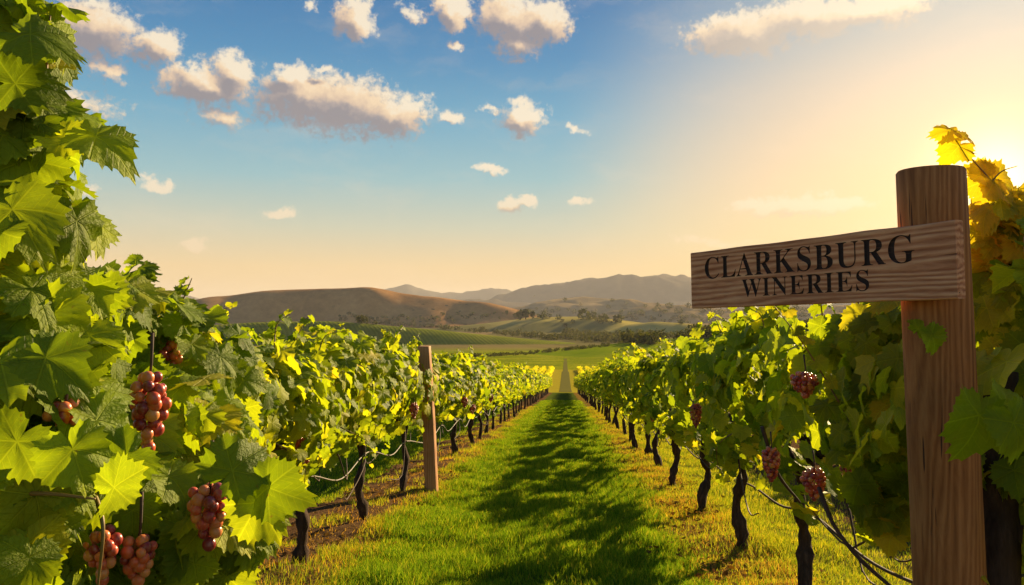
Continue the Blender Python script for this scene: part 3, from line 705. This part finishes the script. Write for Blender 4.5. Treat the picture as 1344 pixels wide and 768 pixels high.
# ------------------------------------------------------------------ hero vines
def hero(name_label, cat, base, ells, shoots, bunches, trunk_ctl, trunk_r, seed, mat, size, group=None, canes=(), singles=()):
    R = random.Random(seed); rng = np.random.default_rng(seed)
    root = empty('grapevine', base); tag(root, name_label, cat, group); B = Vector(base)
    mb = MB(); p = curve_pts([Vector(c) - B for c in trunk_ctl], 18); n = len(p)
    mb.tube(p, [trunk_r * (1.15 - .45 * i / n) + .006 * math.sin(i * 1.7) for i in range(n)], 14, .3, seed); obj('trunk', mb.mesh('trunk'), M_BARK, root)
    leaves = []
    toc = lambda q: (Vector((0, 0, EYE)) - q).normalized()
    for (px, py, D, rpx, cnt, dep) in ells:
        cnt = int(cnt * (1.3 if px < 600 else .85))
        c = P(px, py, D); r = rpx * D / F
        for i in range(cnt):
            u = Vector((R.gauss(0, 1), R.gauss(0, 1), R.gauss(0, 1))).normalized()
            if R.random() < .45 and u.dot(toc(c)) < 0: u = -u
            k = (R.random() ** .4) * (1 + .25 * noise.noise(u * 2 + Vector((seed, px, py))))
            q = c + Vector((u.x * r * k, u.y * r * k * dep, u.z * r * k))
            nrm = u * .8 + Vector((0, 0, .6)) + toc(q) * .30 + Vector((R.gauss(0, .35), R.gauss(0, .35), R.gauss(0, .35)))
            tip = Vector((u.x * .6 + R.gauss(0, .5), u.y * .4 + R.gauss(0, .4), -.9 + R.gauss(0, .4))); s = size * R.uniform(.6, 1.15)
            leaves.append((q - B - tip.normalized() * s * .35, nrm, tip, s))
    for (ctl, r0, lv) in shoots:
        pts = curve_pts([P(*c) - B for c in ctl], 14); mb = MB(); mb.tube(pts, [r0 * (1 - .045 * i) for i in range(15)], 6)
        obj('shoot', mb.mesh('shoot'), M_SHOOT, root)
        for i in range(2, 15, 2):
            if not lv: break
            d = Vector((R.choice((-1, 1)) * R.uniform(.5, 1), R.gauss(0, .5), R.gauss(0, .5))).normalized()
            s = lv * (1.1 - .05 * i); leaves.append((pts[i] + d * .02, Vector((R.gauss(0, .4), -.5, .8)), d + Vector((0, 0, -.3)), s))
    for (px, py, D, s, tipa, tilt) in singles:     # single leaves: tip angle in the view, tilt of the blade
        q = P(px, py, D) - B; cx = CAMR @ Vector((1, 0, 0)); cy = Vector((0, 0, 1)); cz = CAMR @ Vector((0, 0, 1))
        tip = cx * math.sin(rad(tipa)) + cy * math.cos(rad(tipa))
        nrm = (cz + cx * tilt[0] + cy * tilt[1]).normalized()
        leaves.append((q, nrm, tip, s))
    inv = CAMR.transposed(); keep = []
    for l in leaves:
        c = l[0] + l[2].normalized() * l[3] * .4 + B - Vector((0, 0, EYE)); v = inv @ c; d = -v.z
        if d < .5: continue
        qx, qy = 672 + v.x / d * F, 384 - v.y / d * F; sp = l[3] / d * F; ok = True
        for (bx, by, bd, bL, bR, g) in bunches:
            if d < bd + bR and abs(qx - bx) < bR / bd * F + sp * .55 and by - sp * .35 < qy < by + bL / bd * F + sp * .5: ok = False
        if ok: keep.append(l)
    leaves = keep
    obj('foliage', leaf_mesh('foliage', leaves, LT_HERO, rng), mat, root)
    for k, (ctl, r0) in enumerate(canes):
        mb = MB(); mb.tube(curve_pts([P(*c) - B for c in ctl], 16), [r0 * (1 - .02 * i) for i in range(17)], 7, .25, k); obj('cane', mb.mesh('cane'), M_CANE, root)
    for k, (px, py, D, L, Rr, g) in enumerate(bunches):
        bunch(root, P(px, py, D) - B, L, Rr, g, seed * 20 + k, 3)
    return root

bl = P(85, 700, 1.9); bl.z = gz(bl.y)
hero('huge close grapevine with sunlit leaves and red grapes filling the left edge', 'grapevine', bl,
     [(-10, 50, 1.5, 80, 40, 1.5), (-5, 190, 1.45, 105, 60, 1.5), (-5, 330, 1.45, 125, 70, 1.4), (20, 440, 1.4, 115, 80, 1.4), (50, 570, 1.35, 130, 80, 1.3), (30, 710, 1.3, 130, 60, 1.3),
      (172, 472, 2.2, 95, 90, 1.5), (235, 492, 2.4, 82, 90, 1.5), (240, 590, 2.0, 100, 80, 1.3), (170, 690, 1.7, 100, 60, 1.3), (290, 700, 1.75, 70, 36, 1.2), (285, 520, 2.6, 75, 60, 1.4), (125, 418, 1.9, 48, 30, 1.3)],
     [([(40, 230, 1.5), (85, 200, 1.45), (118, 180, 1.4)], .004, 0), ([(60, 110, 1.5), (62, 60, 1.5), (66, 20, 1.5)], .004, .06),
      ([(150, 420, 2.1), (172, 370, 2.1), (190, 345, 2.1)], .004, .075), ([(225, 450, 2.4), (238, 400, 2.4), (252, 365, 2.4)], .004, .065),
      ([(120, 640, 1.35), (135, 690, 1.3), (128, 775, 1.3)], .005, 0), ([(-10, 650, 1.2), (60, 648, 1.2), (125, 655, 1.2)], .005, 0)],
     [(85, 535, 1.28, .035, .022, .0105), (196, 496, 1.6, .135, .030, .0125), (275, 640, 1.55, .105, .030, .0122), (228, 452, 2.2, .05, .028, .012), (135, 702, 1.5, .08, .026, .0115), (182, 708, 1.55, .075, .028, .0115)],
     [bl + Vector((0, 0, -.2)), bl + Vector((.03, 0, .3)), bl + Vector((-.04, .05, .7)), bl + Vector((-.15, .1, 1.2)), bl + Vector((-.25, .1, 1.6))], .06, 11, M_LEAF_HERO, .076,
     singles=[(126, 180, 1.40, .075, 118, (.5, 1.3)), (84, 180, 1.40, .06, 125, (.2, 1.1)), (40, 45, 1.3, .072, 100, (.3, 1.1)), (95, 590, 1.15, .062, 160, (.7, .5)), (150, 640, 1.12, .052, 60, (-.5, .5)),
              (305, 618, 1.35, .07, 40, (.3, .5)), (352, 640, 1.35, .065, 110, (-.3, .4)), (340, 660, 1.35, .07, 150, (.3, .4)), (60, 470, 1.1, .062, 120, (.4, 1.1)), (245, 490, 1.6, .08, 120, (.2, .7)),
              (20, 110, 1.3, .07, 80, (.3, .4))])

br = P(1335, 700, 2.3); br.z = gz(br.y)
SP = [  # shoot and leaves standing above the sign post
    ([(1318, 262, 2.5), (1296, 232, 2.5), (1272, 205, 2.48), (1248, 176, 2.46)], .0035, 0), ([(1300, 240, 2.5), (1315, 225, 2.5), (1335, 218, 2.5)], .003, 0)]
hero('dark backlit grapevine behind the sign post at the right edge', 'grapevine', br,
     [(1345, 350, 2.7, 70, 60, 1.3), (1345, 460, 2.6, 90, 90, 1.3), (1330, 560, 2.5, 100, 90, 1.3), (1335, 640, 2.4, 75, 50, 1.3), (1180, 460, 3.1, 70, 90, 1.2), (1130, 470, 3.5, 70, 90, 1.2), (1170, 560, 3.1, 85, 100, 1.2), (1180, 640, 3.1, 50, 30, 1.1), (1140, 610, 3.2, 60, 50, 1.1), (1165, 680, 3.05, 42, 26, 1.0)],
     [([(1120, 560, 3.2), (1060, 460, 3.2), (1015, 400, 3.15)], .004, .06)],
     [(1068, 618, 3.6, .12, .046, .0120), (1012, 590, 4.1, .15, .040, .0120), (1056, 492, 3.6, .09, .055, .012), (1338, 680, 2.4, .07, .035, .0115)],
     [br + Vector((0, 0, -.2)), br + Vector((.03, 0, .3)), br + Vector((-.03, .05, .7)), br + Vector((0, .1, 1.2)), br + Vector((0, .1, 1.5))], .085, 23, M_LEAF_BACK, .084,
     canes=[([(1075, 640, 3.3), (1095, 690, 3.2), (1130, 735, 3.1), (1175, 775, 3.0)], .010), ([(1290, 690, 2.4), (1320, 675, 2.4), (1350, 660, 2.4)], .014), ([(1000, 560, 4.2), (1020, 620, 4.2), (1050, 660, 4.2)], .010)],
     singles=[(1285, 545, 1.9, .10, 200, (.2, .3)), (1330, 555, 1.85, .09, 160, (.2, .3)), (1320, 530, 1.95, .07, 20, (.2, .3)), (1222, 440, 2.12, .05, 150, (.2, .3)), (1205, 432, 2.14, .035, 30, (.2, .3)),
              ])
rs = random.Random(77)
gr = P(1325, 300, 2.6); gr.z = gz(gr.y)
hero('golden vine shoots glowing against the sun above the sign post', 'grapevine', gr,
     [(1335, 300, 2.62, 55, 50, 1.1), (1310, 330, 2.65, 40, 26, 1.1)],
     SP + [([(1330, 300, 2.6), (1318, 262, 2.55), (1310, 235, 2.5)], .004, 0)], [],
     [gr + Vector((.25, .3, -.2)), gr + Vector((.25, .3, .6)), gr + Vector((.1, .1, 1.2)), gr + Vector((0, 0, 1.7))], .03, 31, M_LEAF_GLOW, .085,
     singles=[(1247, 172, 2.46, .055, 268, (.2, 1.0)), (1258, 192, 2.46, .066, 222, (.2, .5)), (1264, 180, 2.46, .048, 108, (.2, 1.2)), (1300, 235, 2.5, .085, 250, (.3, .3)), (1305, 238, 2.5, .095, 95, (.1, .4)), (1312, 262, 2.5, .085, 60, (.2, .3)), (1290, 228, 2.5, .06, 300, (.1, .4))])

# ------------------------------------------------------------------ sign post and board
def post(name, label, ctl, radii, mat, seg=28, square=0.0, seed=0, cat='post'):
    pts = curve_pts(ctl, 16); V = []; Fc = []; n = len(pts); base = Vector(ctl[0])
    for i, p in enumerate(pts):
        r = radii[0] + (radii[1] - radii[0]) * i / (n - 1)
        for k in range(seg):
            th = 2 * math.pi * k / seg + .5
            sq = 1 / max(abs(math.cos(th)), abs(math.sin(th))) * .86
            rr = r * (1 - square + square * sq) * (1 + .02 * noise.noise(Vector((math.cos(th) * 1.5, math.sin(th) * 1.5, i * .15 + seed))))
            V.append(p - base + Vector((math.cos(th) * rr, math.sin(th) * rr, 0)))
    for i in range(n - 1):
        for k in range(seg):
            k2 = (k + 1) % seg; Fc.append((i * seg + k, i * seg + k2, (i + 1) * seg + k2, (i + 1) * seg + k))
    # worn chamfered top
    top = [V[(n - 1) * seg + k] for k in range(seg)]; c = sum(top, Vector()) / seg; s0 = len(V)
    for f, dz in ((.95, .006), (.5, .010)):
        for q in top: V.append(c + (q - c) * f + Vector((0, 0, dz)))
    for k in range(seg):
        k2 = (k + 1) % seg; Fc.append(((n - 1) * seg + k, (n - 1) * seg + k2, s0 + k2, s0 + k)); Fc.append((s0 + k, s0 + k2, s0 + seg + k2, s0 + seg + k))
    Fc.append(tuple(s0 + seg + k for k in range(seg)))
    me = bpy.data.meshes.new(name); me.from_pydata([tuple(v) for v in V], [], Fc); me.update()
    me.polygons.foreach_set('use_smooth', [True] * len(me.polygons)); me.set_sharp_from_angle(angle=rad(40))
    o = obj(name, me, mat, None, base); tag(o, label, cat); return o
DP = 2.305
pt = P(1221, 226, DP); pm = P(1246, 768, DP); dn = (pm - pt) / (pt.z - pm.z); pb = pt + dn * (pt.z + .6)
post('sign_post', 'thick round brown post carrying the winery sign at the right', [pb, pb.lerp(pt, .5), pt], (.101, .091), M_POST, seed=2)

def build_sign():
    BR = P(1257, 392, 2.10); TR = P(1257, 288, 2.10); BL = P(908, 405, 2.99)
    X = (BR - BL); Lb = X.length; X.normalize(); Zf = X.cross(Vector((0, 0, 1))).normalized()
    if Zf.dot(Vector((0, 0, EYE)) - BL) < 0: Zf = -Zf
    Y = Zf.cross(X).normalized(); H = (TR - BR).length; T = .036
    if Y.z < 0: Y = -Y
    root = empty('winery_sign', BL); tag(root, 'horizontal wooden board lettered CLARKSBURG WINERIES fixed to the thick post', 'sign')
    M = Matrix((X, Y, Zf)).transposed().to_4x4()
    root.rotation_euler = M.to_euler()
    # board with slightly uneven, eased edges (local: x length, y height, z thickness, front at z = 0)
    bm = bmesh.new(); nx = 60
    secs = []
    for i in range(nx + 1):
        x = Lb * i / nx; w0 = .0018 * noise.noise(Vector((x * 7, 0, 1))); w1 = .0022 * noise.noise(Vector((x * 6, 5, 1))); e = .003
        prof = [(w0 + e, 0), (H + w1 - e, 0), (H + w1, -e), (H + w1, -T + e), (H + w1 - e, -T), (w0 + e, -T), (w0, -T + e), (w0, -e)]
        secs.append([bm.verts.new((x, y, z)) for y, z in prof])
    for i in range(nx):
        for k in range(8):
            bm.faces.new((secs[i][k], secs[i + 1][k], secs[i + 1][(k + 1) % 8], secs[i][(k + 1) % 8]))
    bm.faces.new(secs[0]); bm.faces.new(list(reversed(secs[-1])))
    bmesh.ops.recalc_face_normals(bm, faces=bm.faces)
    me = bpy.data.meshes.new('board'); bm.to_mesh(me); bm.free(); me.materials.append(M_SIGN); me.materials.append(M_LETTER)
    board = obj('board', me, None, root)
    def words(body, x0, x1, y0, y1, off, space):
        c = bpy.data.curves.new('lettering', 'FONT')
        c.body = ''.join(chr(0x1D400 + ord(ch) - 65) for ch in body); c.size = 1; c.extrude = .5; c.offset = off; c.space_character = space; c.resolution_u = 6
        o = bpy.data.objects.new('cutter', c); COL.objects.link(o); bpy.context.view_layer.update()
        dg = bpy.context.evaluated_depsgraph_get(); me = bpy.data.meshes.new_from_object(o.evaluated_get(dg)); bpy.data.objects.remove(o)
        co = np.array([v.co[:] for v in me.vertices]); lo = co.min(0); hi = co.max(0)
        co[:, 0] = x0 + (co[:, 0] - lo[0]) / (hi[0] - lo[0]) * (x1 - x0); co[:, 1] = y0 + (co[:, 1] - lo[1]) / (hi[1] - lo[1]) * (y1 - y0)
        co[:, 2] = np.where(co[:, 2] > 0, .01, -.006)
        me.vertices.foreach_set('co', co.astype(np.float32).ravel()); me.materials.clear(); me.materials.append(M_LETTER); me.update()
        bm = bmesh.new(); bm.from_mesh(me); bmesh.ops.remove_doubles(bm, verts=bm.verts, dist=1e-5); bmesh.ops.recalc_face_normals(bm, faces=bm.faces); bm.to_mesh(me); bm.free()
        co2 = bpy.data.objects.new('cutter', me); COL.objects.link(co2); co2.matrix_world = root.matrix_basis.copy(); return co2
    bpy.context.view_layer.update()
    for body, s0, s1, a, b_, off, spc in (('CLARKSBURG', .073, .885, .50, .885, -.004, 1.06), ('WINERIES', .25, .742, .155, .455, -.004, 1.1)):
        cut = words(body, Lb * s0, Lb * s1, H * a, H * b_, off, spc)
        bpy.context.view_layer.update()
        md = board.modifiers.new('cut', 'BOOLEAN'); md.operation = 'DIFFERENCE'; md.object = cut; md.solver = 'EXACT'
        try: md.material_mode = 'TRANSFER'
        except Exception: pass
        bpy.context.view_layer.update()
        dg = bpy.context.evaluated_depsgraph_get(); nm = bpy.data.meshes.new_from_object(board.evaluated_get(dg))
        board.modifiers.clear(); board.data = nm; bpy.data.objects.remove(cut)
    print('board', len(board.data.polygons), [mm.name for mm in board.data.materials])
    z = np.array([p.center.z for p in board.data.polygons]); print('recess faces', (np.abs(z + .006) < .0005).sum(), sum(1 for p in board.data.polygons if p.material_index == 1))
build_sign()

pb2 = Vector((-1.80, 10.9, gz(10.9) - .3)); 
q0 = P(568, 643, 10.4); q1 = P(557, 455, 10.4)
post('wooden_stake', 'square weathered orange brown post standing in the left vine row', [q0 + Vector((0, 0, -.3)), q0.lerp(q1, .5), q1], (.092, .088), M_STAKE, seg=24, square=.8, seed=5)

# ------------------------------------------------------------------ drip hoses between trunks
def hose(x, ys, z, sag, r, label, mat=M_HOSE, seed=1):
    R = random.Random(seed); ctl = []
    for a, b_ in zip(ys[:-1], ys[1:]):
        ctl.append((x + .07, a, gz(a) + z + R.uniform(-.03, .03))); mid = (a + b_) / 2; ctl.append((x + .07 + R.uniform(-.05, .05), mid, gz(mid) + z - sag * R.uniform(.6, 1.2)))
    ctl.append((x + .07, ys[-1], gz(ys[-1]) + z))
    mb = MB(); mb.tube(curve_pts(ctl, len(ctl) * 6), r, 7); tag(obj('irrigation_hose', mb.mesh('irrigation_hose'), mat), label, 'hose')
hose(-2.1, yl[:12], .72, .17, .007, 'thin sagging irrigation hose strung between the trunks of the left row')
hose(1.55, yr[:12], .60, .10, .009, 'dark irrigation hose running along the trunks of the right row', M_CANE, 3)

# ------------------------------------------------------------------ grass
def blades(name, n, region, hfun, wid, mat, label, seed, keep=None, lean=.35, cat='grass'):
    rng = np.random.default_rng(seed); x0, x1, y0, y1, pw = region
    u = rng.random(n); y = y0 * (y1 / y0) ** (u ** pw); x = rng.uniform(x0, x1, n)
    if keep is not None:
        m_ = keep(x, y, rng); x = x[m_]; y = y[m_]
    n = len(x)
    cl = .5 + .5 * np.sin(x * 3.1 + np.sin(y * 1.7) * 2) * np.cos(y * 2.3 + np.sin(x * 2.2) * 1.5)
    cl2 = .5 + .5 * np.sin(x * 9 + np.sin(y * 7)) * np.cos(y * 8 + np.sin(x * 5))
    h = hfun * (.55 + .55 * cl + .3 * cl2) * rng.uniform(.6, 1.25, n)
    z = np.interp(y, PX, PZ) + und(x, y) - .012
    ang = rng.uniform(0, 2 * np.pi, n); dx, dy = np.cos(ang), np.sin(ang)
    w = wid * (1 + .06 * y) * rng.uniform(.7, 1.3, n)
    la = rng.uniform(0, 2 * np.pi, n); ln = h * rng.uniform(.1, lean * 2, n)
    wx, wy = -dy * w / 2, dx * w / 2
    b0 = np.stack([x - wx, y - wy, z], -1); b1 = np.stack([x + wx, y + wy, z], -1)
    mx, my = x + np.cos(la) * ln * .35, y + np.sin(la) * ln * .35
    m0 = np.stack([mx - wx * .8, my - wy * .8, z + h * .6], -1); m1 = np.stack([mx + wx * .8, my + wy * .8, z + h * .6], -1)
    tp = np.stack([x + np.cos(la) * ln, y + np.sin(la) * ln, z + h], -1)
    V = np.stack([b0, b1, m0, m1, tp], 1).reshape(-1, 3); b_ = (np.arange(n) * 5)[:, None]
    T = np.concatenate([b_ + [0, 1, 3], b_ + [0, 3, 2], b_ + [2, 3, 4]], 1).reshape(-1, 3)
    tag(obj(name, mesh_np(name, V, T, smooth=False), mat), label, cat, kind='stuff')
def grass_mat(name, stops, tr=(1.6, 1.5, .6)):
    m = leaf_material(name, stops, trans_gain=tr, tmix=.45, veins=False); return m
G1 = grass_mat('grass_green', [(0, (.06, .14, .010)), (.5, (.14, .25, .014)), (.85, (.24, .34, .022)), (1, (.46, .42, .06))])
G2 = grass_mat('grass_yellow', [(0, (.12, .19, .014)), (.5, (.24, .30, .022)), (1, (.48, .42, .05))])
G3 = grass_mat('grass_dry', [(0, (.30, .20, .03)), (.5, (.52, .34, .05)), (1, (.64, .46, .08))], (1.3, 1.1, .6))
edge = lambda y, a: a * np.sin(y * 1.3) * .6 + a * np.sin(y * 3.7 + 1) * .4
blades('lane_grass', 380000, (-1.95, 1.35, 4.6, 60, .85), .085, .0040, G1, 'green grass covering the lane between the two vine rows', 1,
       lambda x, y, r: (x > -1.62 + edge(y, .15) + r.normal(0, .08, len(x))) & (x < .98 + edge(y + 5, .16) + r.normal(0, .10, len(x))))
blades('verge_grass', 200000, (-2.6, 2.0, 4.6, 45, .85), .055, .0035, G3, 'dry orange grass and litter at the foot of the vines', 2,
       lambda x, y, r: (((x > .85) & (x < 1.85) & (r.random(len(x)) < .25 + .55 * (np.sin(y * 1.9 + x * 2) > .1))) | ((x > -1.95) & (x < -1.5) & (r.random(len(x)) < .4))) | ((x < -1.9) & (r.random(len(x)) < .14)), lean=.6)
blades('verge_tufts', 130000, (-1.95, 1.95, 4.6, 45, .85), .07, .0038, G2, 'yellow green tufts along both edges of the lane', 12,
       lambda x, y, r: (((x > .8) | (x < -1.4)) & (r.random(len(x)) < .8)))
blades('soil_weeds', 26000, (-3.2, -1.8, 4.6, 40, .85), .07, .0042, G2, 'weeds sprouting from the bare soil under the left row', 13,
       lambda x, y, r: np.sin(x * 5 + y * 2.1) * np.sin(y * 3.3 - x * 4) > .25)
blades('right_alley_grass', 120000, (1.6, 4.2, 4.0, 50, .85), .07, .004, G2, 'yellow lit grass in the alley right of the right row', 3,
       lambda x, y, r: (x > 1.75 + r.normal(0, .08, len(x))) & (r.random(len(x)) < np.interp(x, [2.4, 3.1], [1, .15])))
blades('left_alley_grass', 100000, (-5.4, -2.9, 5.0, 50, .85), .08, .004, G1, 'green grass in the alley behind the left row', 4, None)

# fallen vine leaves on the bare soil
def litter():
    rng = np.random.default_rng(9); R = random.Random(9); L = []
    for i in range(2600):
        y = 4.5 * (30 / 4.5) ** R.random()
        x = R.choice((R.gauss(-2.2, .35), R.gauss(1.5, .3)))
        L.append((Vector((x, y, gz(y) + R.uniform(.01, .05))), Vector((R.gauss(0, .4), R.gauss(0, .4), 1)), Vector((R.gauss(0, 1), R.gauss(0, 1), 0)), R.uniform(.015, .035)))
    m = leaf_material('fallen_leaf', [(0, (.08, .04, .015)), (.5, (.18, .09, .03)), (1, (.28, .17, .04))], veins=False, tmix=.2)
    tag(obj('leaf_litter', leaf_mesh('leaf_litter', L, LT_MID, rng), m), 'brown fallen leaves scattered under the vines', 'leaf litter', kind='stuff')
litter()

# ------------------------------------------------------------------ haze
def haze():
    me = bpy.data.meshes.new('haze'); x, y0, y1, z0, z1 = 12800, -200, 12800, -230, 300
    V = [(-x, y0, z0), (x, y0, z0), (x, y1, z0), (-x, y1, z0), (-x, y0, z1), (x, y0, z1), (x, y1, z1), (-x, y1, z1)]
    me.from_pydata(V, [], [(0, 3, 2, 1), (4, 5, 6, 7), (0, 1, 5, 4), (1, 2, 6, 5), (2, 3, 7, 6), (3, 0, 4, 7)])
    m = bpy.data.materials.new('haze_air'); m.use_nodes = True; n = m.node_tree.nodes; n.clear()
    out = n.new('ShaderNodeOutputMaterial'); v = n.new('ShaderNodeVolumePrincipled')
    v.inputs['Color'].default_value = (.92, .88, .84, 1); v.inputs['Density'].default_value = 0.7e-4; v.inputs['Anisotropy'].default_value = .1
    m.node_tree.links.new(v.outputs[0], out.inputs['Volume'])
    tag(obj('haze', me, m), 'warm evening haze filling the valley air', 'haze', kind='stuff')
haze()
